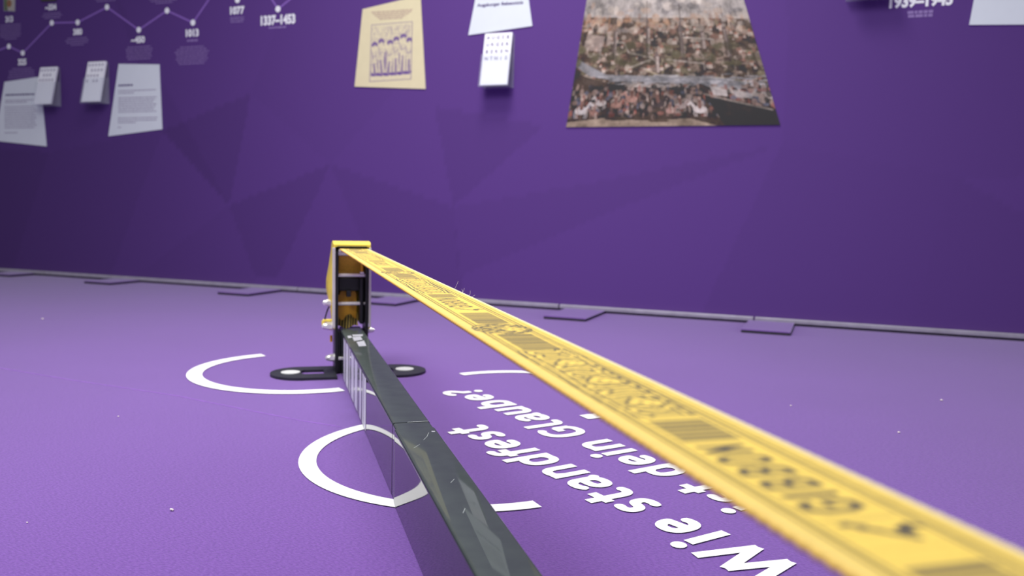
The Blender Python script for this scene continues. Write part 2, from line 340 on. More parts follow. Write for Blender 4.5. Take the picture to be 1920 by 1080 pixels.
# floor lettering: stroke letters, x-height 1, ascender 1.33
def arc(cx, cy, rx, ry, a0, a1, n=14): return [(cx + rx * math.cos(math.radians(a0 + (a1 - a0) * i / n)), cy + ry * math.sin(math.radians(a0 + (a1 - a0) * i / n))) for i in range(n + 1)]
def superarc(cx, cy, rx, ry, a0, a1, n=16, e=0.82):
    out = []
    for i in range(n + 1):
        t = math.radians(a0 + (a1 - a0) * i / n); c, s = math.cos(t), math.sin(t)
        out.append((cx + rx * math.copysign(abs(c) ** e, c), cy + ry * math.copysign(abs(s) ** e, s)))
    return out
SW = 0.245
G = {   # glyph: (width, strokes); strokes are centre lines
 'e': (0.78, [[(0.13, 0.50), (0.66, 0.56), (0.665, 0.66)] + superarc(0.40, 0.54, 0.275, 0.345, 20, 300, 22)[0:]]),
 's': (0.66, [superarc(0.34, 0.70, 0.20, 0.185, 40, 250, 12) + superarc(0.30, 0.305, 0.215, 0.19, 70, -140, 12)]),
 't': (0.66, [[(0.26, 1.28), (0.24, 0.36)] + superarc(0.45, 0.36, 0.21, 0.25, 190, 300, 9), [(0.02, 0.885), (0.62, 0.885)]]),
 'a': (0.80, [superarc(0.37, 0.62, 0.25, 0.27, 150, 10, 9) + [(0.62, 0.45), (0.62, 0.24)] + superarc(0.76, 0.24, 0.14, 0.13, 180, 260, 4),
              [(0.61, 0.53), (0.42, 0.53)] + superarc(0.36, 0.32, 0.235, 0.21, 95, 330, 16) + [(0.62, 0.30)]]),
 'n': (0.74, [[(0.13, 0.0), (0.13, 1.0)], [(0.14, 0.62)] + superarc(0.39, 0.62, 0.235, 0.28, 140, 0, 12) + [(0.63, 0.0)]]),
 'u': (0.74, [[(0.63, 0.0), (0.63, 1.0)], [(0.13, 1.0), (0.13, 0.38)] + superarc(0.365, 0.38, 0.235, 0.27, 180, 320, 12)]),
 'd': (0.78, [[(0.66, 0.0), (0.66, 1.33)], [(0.66, 0.76)] + superarc(0.385, 0.50, 0.27, 0.385, 40, 320, 22) + [(0.66, 0.24)]]),
 'b': (0.78, [[(0.13, 0.0), (0.13, 1.33)], [(0.13, 0.76)] + superarc(0.405, 0.50, 0.27, 0.385, 140, -140, 22) + [(0.13, 0.24)]]),
 'f': (0.60, [[(0.24, 0.0), (0.24, 0.98)] + superarc(0.45, 0.98, 0.21, 0.24, 175, 70, 8), [(0.02, 0.865), (0.56, 0.865)]]),
 'i': (0.26, [[(0.13, 0.0), (0.13, 1.0)]]),
 'l': (0.46, [[(0.13, 1.33), (0.13, 0.34)] + superarc(0.32, 0.34, 0.19, 0.23, 182, 290, 8)]),
 'G': (1.04, [superarc(0.54, 0.655, 0.40, 0.55, 48, 312, 24) + [(0.86, 0.20), (0.86, 0.62), (0.56, 0.62)]]),
 'W': (1.36, [[(0.08, 1.33), (0.34, 0.06), (0.66, 1.22), (0.98, 0.06), (1.26, 1.33)]]),
 '?': (0.62, [superarc(0.30, 1.03, 0.21, 0.20, 165, -55, 12) + [(0.27, 0.66), (0.26, 0.40)]]),
}
DOTS = {'i': (0.13, 1.24, 0.155), '?': (0.26, 0.10, 0.145)}
def glyph_polys(ch, s0, s1, mean, b, up, k=0.047):
    wd, st = G[ch]; out = []
    sx = (s1 - s0) / wd
    def T(p): q = mean[0] + b[0] * (s0 + p[0] * sx) + up[0] * p[1] * k, mean[1] + b[1] * (s0 + p[0] * sx) + up[1] * p[1] * k; return (q[0], q[1], 0)
    for j, line in enumerate(st):
        # strokes in real units so that their width stays constant
        pts = [(p[0] * sx, p[1] * k) for p in line]; dd = [pts[0]]
        for p in pts[1:]:
            if (Vector(p) - Vector(dd[-1])).length > 0.0006: dd.append(p)
        hw = SW * k / 2; D = [Vector(p) for p in dd]
        def W3(p): return (mean[0] + b[0] * (s0 + p.x) + up[0] * p.y, mean[1] + b[1] * (s0 + p.x) + up[1] * p.y, 0)
        sharp = [False] * len(D)
        for i in range(1, len(D) - 1): sharp[i] = (D[i] - D[i - 1]).normalized().dot((D[i + 1] - D[i]).normalized()) < 0.1
        for i in range(len(D) - 1):
            p, q = D[i].copy(), D[i + 1].copy(); t = (q - p).normalized(); n = Vector((-t.y, t.x)) * hw
            if sharp[i]: p -= t * hw * 0.35
            if sharp[i + 1]: q += t * hw * 0.35
            out.append([W3(p - n), W3(q - n), W3(q + n), W3(p + n)])
        for p in [D[i] for i in range(1, len(D) - 1) if not sharp[i]]: out.append([W3(p + Vector((math.cos(2 * math.pi * i / 20), math.sin(2 * math.pi * i / 20))) * hw) for i in range(20)])
    if ch in DOTS:
        x, y, r = DOTS[ch]; out.append([(mean[0] + b[0] * (s0 + x * sx + r * k * math.cos(t)) + up[0] * (y * k + r * k * math.sin(t)),
                                         mean[1] + b[1] * (s0 + x * sx + r * k * math.cos(t)) + up[1] * (y * k + r * k * math.sin(t)), 0) for t in [2 * math.pi * i / 24 for i in range(24)]])
    return out
def lettering(text_spec, mean, b, label):
    up = (-b[1], b[0]); e = empty('floor_lettering', P0 + Vector((0, 0, 0.0012)), RZ, label=label, cat='floor decal', group='white lettering on the carpet')
    for ch, s0, s1 in text_spec:
        vs = []; fs = []          # merge the overlapping stroke pieces into one flat outline
        for p in glyph_polys(ch, s0, s1, mean, b, up):
            fs.append(list(range(len(vs), len(vs) + len(p)))); vs += [Vector((q[0] * 1000, q[1] * 1000)) for q in p]
        ov, oe, of, _, _, src = delaunay_2d_cdt(vs, [], fs, 1, 1e-4); of = [f for f, o_ in zip(of, src) if o_]
        me = bpy.data.meshes.new('letter'); me.from_pydata([(v.x / 1000, v.y / 1000, 0) for v in ov], [], of); link('letter', me, M['decal'], e)
L1 = [('W', -0.2740, -0.2010), ('i', -0.1893, -0.1765), ('e', -0.1650, -0.1305), ('s', -0.1035, -0.0725), ('t', -0.0690, -0.0362), ('a', -0.0300, 0.0100),
      ('n', 0.0165, 0.0530), ('d', 0.0655, 0.1030), ('f', 0.1085, 0.1405), ('e', 0.1412, 0.1790), ('s', 0.1870, 0.2180), ('t', 0.2215, 0.2530)]
lettering(L1, (0.21612, -0.62449), (-0.28780, 0.95769), "white lettering 'Wie standfest' on the purple carpet beside the beam")
L2 = [('i', -0.3375, -0.3245), ('s', -0.3140, -0.2830), ('t', -0.2795, -0.2485), ('d', -0.2215, -0.1850), ('e', -0.1755, -0.1390), ('i', -0.1290, -0.1165), ('n', -0.1070, -0.0700),
      ('G', -0.0395, 0.0110), ('l', 0.0150, 0.0435), ('a', 0.0480, 0.0880), ('u', 0.0930, 0.1300), ('b', 0.1405, 0.1790), ('e', 0.1895, 0.2285), ('?', 0.2340, 0.2680)]
lettering(L2, (0.26185, -0.41550), (-0.28390, 0.95885), "white lettering 'ist dein Glaube?' on the purple carpet under the webbing")

# carpet seam and bits of lint
sp = [(-60, 680), (130, 712), (330, 742), (460, 768), (560, 788), (640, 801)]
pts = [fl(*p) for p in sp]; flat('carpet_seam', [[pts[i] + Vector((0, -0.0015, 0.0002)), pts[i + 1] + Vector((0, -0.0015, 0.0002)), pts[i + 1] + Vector((0, 0.0015, 0.0002)), pts[i] + Vector((0, 0.0015, 0.0002))] for i in range(len(pts) - 1)], M['seam'], floor)
for (px, py, r, lab) in [(80, 599, 0.0028, 'tiny pale lint crumb on the carpet near the wall, far left'), (322, 958, 0.0020, 'small reddish white crumb on the carpet left of the beam'),
                    (1483, 762, 0.0016, 'tiny pale lint speck on the carpet right of the webbing, nearest to it'), (1765, 752, 0.0022, 'tiny pale lint speck on the carpet far right'),
                    (1685, 812, 0.0018, 'tiny white lint speck on the carpet right of the webbing, lowest'), (222, 782, 0.0012, 'faint lint speck on the carpet left of the ring'), (51, 981, 0.0009, 'minute lint speck on the carpet at the lower left')]:
    bm = bmesh.new(); bmesh.ops.create_icosphere(bm, subdivisions=1, radius=r)
    for v in bm.verts: v.co = Vector((v.co.x * 1.3, v.co.y * 0.8, v.co.z * 0.6)) * random.uniform(0.8, 1.15)
    o = from_bm('lint_crumb', bm, M['lint'], None, loc=fl(px, py) + Vector((0, 0, r * 0.5 + 0.0004))); tag(o, lab, 'crumb')

# ------------------------------------------------------------------ slackline rack
VC = 0.0065      # centre line of the beam across
rack = empty('slackline_rack', P0, RZ, label='low black slackline rack with a long glossy beam and yellow-capped end post', cat='balance rack')
def tube_beam(name, v0, v1, z0, z1, u0, u1, r=0.0028, m=None):
    sec = []
    for cx, cz, a in ((v1 - r, z1 - r, 0), (v0 + r, z1 - r, 90), (v0 + r, z0 + r, 180), (v1 - r, z0 + r, 270)):
        for i in range(6): t = math.radians(a + 90 * i / 5); sec.append((cx + r * math.cos(t), cz + r * math.sin(t)))
    bm = bmesh.new(); n = len(sec); A = [bm.verts.new((x, u0, z)) for x, z in sec]; B = [bm.verts.new((x, u1, z)) for x, z in sec]
    for i in range(n): bm.faces.new((A[i], A[(i + 1) % n], B[(i + 1) % n], B[i]))
    bm.faces.new(A); bm.faces.new(B); return from_bm(name, bm, m or M['beam'], rack, smooth=True)
b0, b1 = VC - 0.0190, VC + 0.0190
far = tube_beam('beam_tube', b0, b1, 0.0008, 0.0750, -0.6385, 0.045)
tube_beam('beam_collar', b0 + 0.0002, b1 - 0.0002, 0.0010, 0.0748, -0.6626, -0.6399)
near = tube_beam('beam_tube', b0 - 0.0013, b1 + 0.0006, 0.0006, 0.0754, -2.60, -0.6636)
flat('painted_joint_glint', [[(VC - 0.004, -0.6378, 0.07515), (b1 - 0.002, -0.6378, 0.07515), (b1 - 0.002, -0.6390, 0.07515), (VC - 0.004, -0.6390, 0.07515)]], M['scratch'], far)  # pale strip painted in for the glint along the joint
flat('painted_edge_highlight', [[(b0 - 0.00135, -0.6637, 0.004), (b0 - 0.00135, -0.6646, 0.004), (b0 - 0.00135, -0.6646, 0.0720), (b0 - 0.00135, -0.6637, 0.0720)]], M['scratch'], near)  # pale strip painted in for the highlight on the tube's end chamfer
# barcode sticker on the beam's left side
bars = [(-0.110, -0.146), (-0.153, -0.158), (-0.166, -0.180), (-0.1815, -0.1835), (-0.198, -0.241), (-0.252, -0.292), (-0.3035, -0.3075), (-0.320, -0.3435), (-0.3535, -0.3585), (-0.362, -0.374), (-0.378, -0.400)]
bar0 = [(-0.062, -0.075), (-0.080, -0.098)]
xs_ = b0 - 0.00025
for a, b in bar0 + bars: flat('barcode_stripe', [[(xs_, a, 0.0040), (xs_, b, 0.0040), (xs_, b, 0.0715), (xs_, a, 0.0715)]], M['ink'], far)
# white wordmark on the beam top
for poly in ([(651, 630), (658, 629), (660, 633), (653, 634)], [(660, 627.4), (680.5, 626.8), (680, 630), (662, 630.8)], [(660.5, 632), (676, 630.8), (680, 637), (664, 639.4)], [(668.5, 641), (682.5, 638.5), (687, 648.6), (673, 649.4)]):
    flat('wordmark_piece', [[rk(fl(x, y, 0.0753)) for x, y in poly]], M['ink'], far)
for (x0, y0, x1, y1) in [(794, 825, 802, 817), (776, 840, 787, 833), (801, 817, 804, 811), (845, 905, 852, 898), (868, 962, 872, 953)]:
    p = rk(fl(x0, y0, 0.0755)); q = rk(fl(x1, y1, 0.0755)); d = (q - p).normalized(); n = Vector((-d.y, d.x, 0)) * 0.00022
    flat('scratch', [[p - n, q - n, q + n, p + n]], M['scratch'], near)
flat('tape_mark', [[rk(fl(x, y, 0.0755)) for x, y in ((809, 808), (815.5, 808), (815.8, 809.4), (809.5, 809.4))]], M['ink'], near)

def foot(side):
    """side -1 = left foot plate, with slot; +1 = right"""
    e = 0.0025
    xo, xi = side * 0.1315 + e, side * 0.0215 + VC * (1 if side > 0 else 0)
    r = 0.050; cxx = xo - side * r; out = [(xi, -0.050), (cxx, -0.050)]
    for i in range(1, 16): t = math.radians(-90 + 180 * i / 16); out.append((cxx + side * r * math.cos(t), r * math.sin(t)))
    out += [(cxx, 0.050), (xi, 0.050)]
    s0 = side * 0.040; s1 = side * 0.078
    hole = [(s0, -0.017), (s0, 0.019), (s1 - side * 0.005, 0.019), (s1, 0.012), (s1, -0.010), (s1 - side * 0.005, -0.017)]
    f = plate('foot_plate', out, [hole], 0.0045, M['footmetal'], rack)
    bm = bmesh.new(); cyl_bm(bm, (side * 0.0965 + e * 0.4, 0, 0.0045), (side * 0.0965 + e * 0.4, 0, 0.0056), 0.0158, 32)
    f2 = from_bm('felt_disc', bm, M['felt'], f, smooth=True); return f
foot(-1); foot(1)
pl, pr = -0.0222, 0.0335          # outer faces of the two side plates
def side_plate(x, t):
    out = [(-0.004, 0.0012), (0.046, 0.0012), (0.046, 0.07), (0.060, 0.12), (0.062, 0.190), (0.052, 0.212), (0.040, 0.217), (0.006, 0.217), (-0.004, 0.208)]
    hole = [(0.012, 0.142), (0.046, 0.142), (0.050, 0.185), (0.040, 0.196), (0.012, 0.196)]
    return plate('side_plate', out, [], t, M['blackmetal'], rack, axes=(1, 2, 0), base=x)
side_plate(pl, 0.0050); side_plate(pr - 0.0050, 0.0050)
box('spacer_block', (pl + 0.0052, -0.002, 0.0025), (b0 - 0.0003, 0.040, 0.0730), M['blackmetal'], rack, bevel=0.001)
box('spacer_block', (b1 + 0.0003, -0.002, 0.0025), (pr - 0.0052, 0.040, 0.0730), M['blackmetal'], rack, bevel=0.001)

# yellow cover: bulging shell over top, back and both cheeks
prof = [(-0.006, 0.058), (-0.006, 0.150), (-0.006, 0.2175)]
back = [(0.030, 0.066), (0.062, 0.090), (0.088, 0.120), (0.100, 0.150), (0.102, 0.180), (0.094, 0.206), (0.074, 0.222), (0.040, 0.2265), (0.004, 0.2255), (-0.006, 0.2215)]
def cover():
    bm = bmesh.new()
    # outline in (u, z): front straight edge then round the back
    outl = [(-0.006, 0.078), (-0.006, 0.110), (-0.006, 0.150), (-0.006, 0.190), (-0.006, 0.2215), (0.002, 0.2250), (0.022, 0.2262), (0.040, 0.2225), (0.056, 0.210), (0.066, 0.190), (0.070, 0.165), (0.066, 0.138), (0.050, 0.112), (0.036, 0.086)]
    def bulge(z): return 0.0010 + 0.0072 * max(0.0, math.sin(math.pi * min(1, max(0, (z - 0.085) / 0.125)))) ** 0.9
    def inset(u, z, k): c = (0.028, 0.150); return (u + (c[0] - u) * k, z + (c[1] - z) * k)
    L, R, Li, Ri, Lm, Rm = [], [], [], [], [], []
    for u, z in outl:
        frontal = u < 0
        bl = bulge(z) if not frontal else bulge(z) * 0.25
        L.append(bm.verts.new((pl - 0.0028 - bl * (0.45 if not frontal else 1), u, z))); R.append(bm.verts.new((pr + 0.0028 + bl * 0.25, u, z)))
        uu, zz = (u, z) if frontal else inset(u, z, 0.05)
        Li.append(bm.verts.new((pl - 0.0004, uu, zz if not frontal or z < 0.2 else zz - 0.004))); Ri.append(bm.verts.new((pr + 0.0004, uu, zz if not frontal or z < 0.2 else zz - 0.004)))
        Lm.append(bm.verts.new((pl - 0.0040 - bulge(z), *inset(u, z, 0.42)))); Rm.append(bm.verts.new((pr + 0.0030 + bulge(z) * 0.3, *inset(u, z, 0.42))))
    n = len(outl)
    for i in range(n):          # cheeks: outer ring -> middle ring, middle cap
        j = (i + 1) % n
        bm.faces.new((L[i], L[j], Lm[j], Lm[i])); bm.faces.new((R[j], R[i], Rm[i], Rm[j]))
    bm.faces.new(Lm); bm.faces.new(list(reversed(Rm)))
    for i in range(4, n - 1):   # top and back skin, outside and inside
        bm.faces.new((L[i], R[i], R[i + 1], L[i + 1])); bm.faces.new((Li[i], Li[i + 1], Ri[i + 1], Ri[i]))
    bm.faces.new((L[4], Li[4], Ri[4], R[4])); bm.faces.new((L[n - 1], R[n - 1], Ri[n - 1], Li[n - 1]))
    for i in range(4): bm.faces.new((L[i], L[i + 1], Li[i + 1], Li[i])); bm.faces.new((R[i], Ri[i], Ri[i + 1], R[i + 1]))
    for i in range(n - 1): pass
    o = from_bm('yellow_cover', bm, M['yellow'], rack, smooth=True); o['label'] = 'yellow plastic cover over the top of the end post'
    # pale rim along the front edges
    t = 0.0016
    for x0, x1 in ((pl - 0.0052, pl - 0.0002), (pr + 0.0002, pr + 0.0040)):
        box('cover_rim', (x0, -0.0085, 0.080), (x1, -0.0062, 0.2160), M['rim'], o, bevel=0.0006)
    box('cover_rim', (pl + 0.003, -0.0085, 0.2172), (pr - 0.003, -0.0062, 0.2186), M['dark'], o, bevel=0.0003)
cover()
# amber panels: the yellow cover's shaded inside, with the shade put into the colour
plate('shaded_cover_panel', [(pl + 0.006, 0.172), (VC + 0.0125, 0.172), (VC + 0.0125, 0.2040), (pl + 0.006, 0.2040)], [], 0.002, M['amber'], rack, axes=(0, 2, 1), base=0.050)
pan = [(pl + 0.0065, 0.085), (VC + 0.010, 0.085), (VC + 0.010, 0.132)] + [(VC - 0.0045 + 0.0145 * math.cos(math.radians(a)), 0.132 + 0.012 * math.sin(math.radians(a))) for a in range(0, 181, 20)] + [(pl + 0.0065, 0.132)]
plate('shaded_cover_panel', pan, [], 0.002, M['amber'], rack, axes=(0, 2, 1), base=0.030)
rt = empty('ratchet', (0, 0, 0)); rt.parent = rack
box('ratchet_body', (pl + 0.0055, 0.018, 0.140), (pr - 0.0055, 0.044, 0.1640), M['blackmetal'], rt, bevel=0.003)
box('ratchet_lever', (VC + 0.0130, 0.006, 0.084), (pr - 0.0058, 0.030, 0.1640), M['blackmetal'], rt, bevel=0.003)
box('pawl', (VC - 0.0085, 0.010, 0.1310), (VC - 0.0010, 0.022, 0.1420), M['blackmetal'], rt, bevel=0.001)
cyl('crossbar', (pl + 0.005, 0.008, 0.1685), (pr - 0.005, 0.008, 0.1685), 0.0032, M['chrome'], rack)
cyl('crossbar', (pl + 0.005, 0.010, 0.1195), (pr - 0.005, 0.010, 0.1195), 0.0032, M['chrome'], rack)
cyl('top_roller', (pl + 0.005, 0.010, 0.2070), (pr - 0.005, 0.010, 0.2070), 0.0056, M['chrome'], rack, seg=28)
cyl('release_pin', (VC + 0.0165, 0.004, 0.1715), (VC + 0.0165, 0.004, 0.1890), 0.0024, M['amber'], rack)
cyl('release_pin', (VC + 0.0130, 0.003, 0.1730), (VC + 0.0195, 0.003, 0.1730), 0.0022, M['chrome'], rack)
for x in (pl + 0.0078, pr - 0.0078):
    cyl('corner_bolt', (x, -0.007, 0.2115), (x, 0.002, 0.2115), 0.0026, M['chrome'], rack, seg=12)
def acorn(x, z, s, big=1.0, u=0.006):
    """hex nut with domed cap and washer on the outer face x, pointing to side s"""
    bm = bmesh.new(); cyl_bm(bm, (x, u, z), (x + s * 0.0012, u, z), 0.0068 * big, 24); cyl_bm(bm, (x + s * 0.0012, u, z), (x + s * 0.0070 * big, u, z), 0.0056 * big, 6)
    mt = Matrix.Translation((x + s * 0.0070 * big, u, z)); r = bmesh.ops.create_uvsphere(bm, u_segments=16, v_segments=8, radius=0.0048 * big, matrix=mt)
    for v in r['verts']: v.co.x = x + s * 0.0070 * big + (v.co.x - x - s * 0.0070 * big) * 1.5
    cyl_bm(bm, (x + s * 0.006 * big, u, z), (x + s * 0.0120 * big, u, z), 0.0042 * big, 16)
    o = from_bm('acorn_nut', bm, M['chrome'], rack, smooth=True); return o
acorn(pl - 0.0066, 0.1220, -1, 1.0); acorn(pl - 0.0044, 0.0815, -1, 1.25); acorn(pl - 0.0002, 0.0270, -1, 1.12); acorn(pr + 0.0003, 0.0735, 1, 0.85)
cyl('axle_stub', (pl - 0.0066, 0.006, 0.1220), (pl - 0.0005, 0.006, 0.1220), 0.004, M['chrome'], rack)
cyl('axle_stub', (pl - 0.0044, 0.006, 0.0815), (pl - 0.0002, 0.006, 0.0815), 0.006, M['chrome'], rack)
cyl('beam_bolt', (b0 - 0.0045, -0.012, 0.0285), (b0 - 0.0001, -0.012, 0.0285), 0.0030, M['chrome'], rack, seg=6)
cyl('release_pull', (pl - 0.0190, 0.012, 0.0905), (pl - 0.0030, 0.012, 0.0905), 0.0027, M['yellow'], rack)
cyl('release_pull', (pl - 0.0190, 0.012, 0.0905), (pl - 0.0190, 0.012, 0.0790), 0.0026, M['yellow'], rack)
cyl('strap_tip', (pl - 0.0052, 0.016, 0.0530), (pl - 0.0052, 0.016, 0.0640), 0.0022, M['amber'], rack)
tube('release_cord', [(pl - 0.009, 0.010, 0.1150), (pl - 0.0125, 0.010, 0.1080), (pl - 0.0150, 0.010, 0.0980), (pl - 0.0175, 0.012, 0.0880)], 0.0013, M['cable'], rack)

# ------------------------------------------------------------------ the slackline webbing
line = empty('slackline', P0, RZ, label='yellow slackline webbing printed with black lettering, stretched above the beam', cat='slackline')
CU = 0.0008; UA, UB = 0.006, -2.10; NV = 80; NU = int((UA - UB) / CU)
yel = np.array([0.83, 0.590, 0.120]); ink = np.array([0.060, 0.058, 0.062])
us = UA - (np.arange(NU + 1)) * CU; vs_ = (np.arange(NV + 1)) / NV     # v 0 left .. 1 right
UU, VV = np.meshgrid(us, vs_, indexing='ij'); col = np.tile(yel, (NU + 1, NV + 1, 1))
col *= np.clip(1 + 0.05 * RNG.randn(NU + 1, 1, 1) + 0.04 * RNG.randn(NU + 1, NV + 1, 1), 0.7, 1.2)
PER = 0.4447; T = (UU + 1.3100) % PER
def put(mask, k=0.85, c=ink): col[mask] = col[mask] * (1 - k) + c * k
inner = (VV > 0.265) & (VV < 0.735)
def stripes(t0, t1, seed):
    r = np.random.RandomState(seed); t = t0
    put(inner & (T >= t0) & (T < t1), 0.45)
    while t < t1 - 0.0012:
        wd = r.choice([0.0008, 0.0016, 0.0024]); put(inner & (T >= t) & (T < t + wd), r.choice([0.6, 0.8, 0.9])); t += wd + r.choice([0.0010, 0.0018, 0.0030])
put(VV < 0.115, 0.30, np.array([0.80, 0.62, 0.30])); put(VV > 0.93, 0.35, np.array([0.80, 0.66, 0.36]))
put(((np.abs(VV - 0.160) < 0.012) | (np.abs(VV - 0.835) < 0.012)), 0.85)
put(((np.abs(VV - 0.212) < 0.012) | (np.abs(VV - 0.785) < 0.012) | (np.abs(VV - 0.900) < 0.008)) , 0.72)
put((VV < 0.07) & (((UU / 0.0015) % 2) < 1), 0.10); put(VV > 0.965, 0.6, np.array([0.85, 0.80, 0.66]))
put(VV < 0.018, 0.5, np.array([0.90, 0.50, 0.08]))
stripes(0.0915, 0.120, 3); stripes(0.276, 0.331, 5); stripes(0.3775, 0.4345, 9); put(inner & (((T > 0.018) & (T < 0.0195)) & False))
put(inner & (np.abs(T - 0.0180) < 0.0006), 0.3)
# word on the webbing: tops of the letters towards the left edge
def glyph_cells(lines, t0, tw, y0=0.635, y1=0.315, lw=0.0030):
    for ln in lines:
        for (x0, h0), (x1, h1) in zip(ln[:-1], ln[1:]):
            ax, ay = t0 + x0 * tw, (y0 + (y1 - y0) * h0) * 0.047; bx, by = t0 + x1 * tw, (y0 + (y1 - y0) * h1) * 0.047
            dx, dy = bx - ax, by - ay; X = T; Y = VV * 0.047
            k = np.clip(((X - ax) * dx + (Y - ay) * dy) / (dx * dx + dy * dy + 1e-12), 0, 1)
            put((X - ax - k * dx) ** 2 + (Y - ay - k * dy) ** 2 < (lw / 2) ** 2, 0.92)
gG = [[(0.95, 0.80), (0.75, 1), (0.25, 1), (0.02, 0.75), (0.02, 0.25), (0.25, 0), (0.8, 0), (0.98, 0.2), (0.98, 0.48), (0.55, 0.48)]]
gI = [[(0.5, 0), (0.5, 1)]]; gB = [[(0.05, 0), (0.05, 1), (0.7, 1), (0.92, 0.85), (0.88, 0.62), (0.65, 0.52), (0.05, 0.52)], [(0.65, 0.52), (0.97, 0.38), (0.97, 0.15), (0.75, 0), (0.05, 0)]]
gO = [[(0.25, 0), (0.03, 0.25), (0.03, 0.75), (0.25, 1), (0.75, 1), (0.97, 0.75), (0.97, 0.25), (0.75, 0), (0.25, 0)]]; gN = [[(0.05, 0), (0.05, 1), (0.95, 0), (0.95, 1)]]
for g, t0, tw in ((gG, 0.0240, 0.0072), (gI, 0.0352, 0.0026), (gB, 0.0430, 0.0064), (gB, 0.0548, 0.0064), (gO, 0.0660, 0.0072), (gN, 0.0785, 0.0068)): glyph_cells(g, t0, tw, lw=0.0027)
# leaping ape silhouette before the word
def blob(t, v, rt_, rv, k=0.92): put(((T - t) / rt_) ** 2 + ((VV - v) / rv) ** 2 < 1, k)
blob(0.0088, 0.63, 0.0030, 0.050); blob(0.0125, 0.43, 0.0020, 0.040)
strokes_ape = [[(0.0122, 0.42), (0.0105, 0.47), (0.0075, 0.53), (0.0060, 0.58)], [(0.0088, 0.62), (0.0120, 0.69), (0.0105, 0.74)], [(0.0120, 0.42), (0.0150, 0.38), (0.0145, 0.34)], [(0.0062, 0.57), (0.0035, 0.62)]]
for ln in strokes_ape: glyph_cells([[((a_ - 0.0) / 0.01, (0.635 - v_) / 0.32) for a_, v_ in ln]], 0.0, 0.01, lw=0.0022)
# flowing hand-lettered ornament: yellow strokes on dark shading
sm = (T > 0.124) & (T < 0.275) & (VV > 0.235) & (VV < 0.765)
hatch = (np.sin(T * 2 * math.pi / 0.0042) > 0.1)
put(sm, 0.18); put(sm & hatch, 0.32)
def curl(t0, k, flip):
    sg = -1 if flip else 1
    body = [[(0.10, 0.30), (0.35, 0.10), (0.62, 0.26), (0.58, 0.62), (0.30, 0.74), (0.12, 0.52), (0.30, 0.36), (0.85, 0.50)], [(0.70, 0.95), (0.46, 1.06), (0.40, 0.60), (0.52, 0.02), (0.86, -0.04), (0.98, 0.20)],
            [(0.02, 0.88), (0.30, 1.05), (0.66, 0.98), (0.78, 0.70), (0.50, 0.40), (0.66, 0.12), (1.0, 0.05)], [(0.05, 0.12), (0.35, 0.02), (0.46, 0.50), (0.28, 0.90), (0.60, 1.04), (0.92, 0.80)]][k % 4]
    return body
def strokes(lines, t0, tw, y0, y1, lw, c, kk):
    for ln in lines:
        for (x0, h0), (x1, h1) in zip(ln[:-1], ln[1:]):
            ax, ay = t0 + x0 * tw, (y0 + (y1 - y0) * h0) * 0.047; bx, by = t0 + x1 * tw, (y0 + (y1 - y0) * h1) * 0.047
            dx, dy = bx - ax, by - ay; k = np.clip(((T - ax) * dx + (VV * 0.047 - ay) * dy) / (dx * dx + dy * dy + 1e-12), 0, 1)
            put(((T - ax - k * dx) ** 2 + (VV * 0.047 - ay - k * dy) ** 2 < (lw / 2) ** 2) & (T > 0.122) & (T < 0.277), kk, c)
lets = [[curl(0, k, 0)] for k in (2, 0, 3, 1, 0, 2, 3, 0, 1, 2)]
for j, (lw, c, kk) in enumerate(((0.0062, ink, 0.92), (0.0034, yel * 1.05, 0.97))):
    for i, lt in enumerate(lets): strokes(lt, 0.1275 + i * 0.0145, 0.0155, 0.71, 0.30, lw, c, kk)
for lw, c, kk in ((0.0042, ink, 0.9), (0.0020, yel * 1.05, 0.97)):
    strokes([[(0, 0.02), (0.2, -0.10), (0.55, -0.04), (0.85, -0.14), (1, 0.0)]], 0.128, 0.145, 0.70, 0.26, lw, c, kk)
    strokes([[(0.02, 1.05), (0.3, 1.13), (0.62, 1.04), (0.98, 1.12)]], 0.128, 0.145, 0.70, 0.26, lw, c, kk)
for k in range(11): blob(0.1270 + k * 0.0098, 0.730, 0.0017, 0.028)
# round emblem with scroll work, wider than the printed field
em = ((T - 0.3540) / 0.0225) ** 2 + ((VV - 0.475) / 0.40) ** 2
sw_ = np.sin(T * 760 + 3 * np.sin(VV * 15)) + np.sin(VV * 30 + 2.5 * np.sin(T * 520))
put(em < 1.0, 0.85); put((em < 0.90) & (sw_ > 0.55), 0.9, yel * 1.05); put((em > 0.52) & (em < 0.66), 0.9); put((em > 0.56) & (em < 0.61), 0.9, yel)
put((((T - 0.352) / 0.010) ** 2 + ((VV - 0.62) / 0.15) ** 2 < 1) & (np.sin(T * 620 + VV * 30) > -0.2), 0.95, yel * 1.08)
def webpos(u, v):
    uu = UA + (UB - UA) * u; tri = np.abs(((uu / 0.0056) % 1) - 0.5) * 2
    vc = 0.0090 + 0.0035 * np.clip(-uu / 1.0, 0, 1.6); hw = 0.0236
    x = vc + (v * 2 - 1) * hw; x = x + np.where(v < 1e-6, (tri - 0.5) * 0.0011, 0) + np.where(v > 1 - 1e-6, (tri - 0.5) * 0.0004, 0)
    z = 0.2142 + 0 * v
    return np.stack([x, uu, z], -1)
NUq = NU
wb = grid_print('webbing', NUq, NV, webpos, col, M['web'], line, side=np.array([0, 0, -0.0020], np.float32))
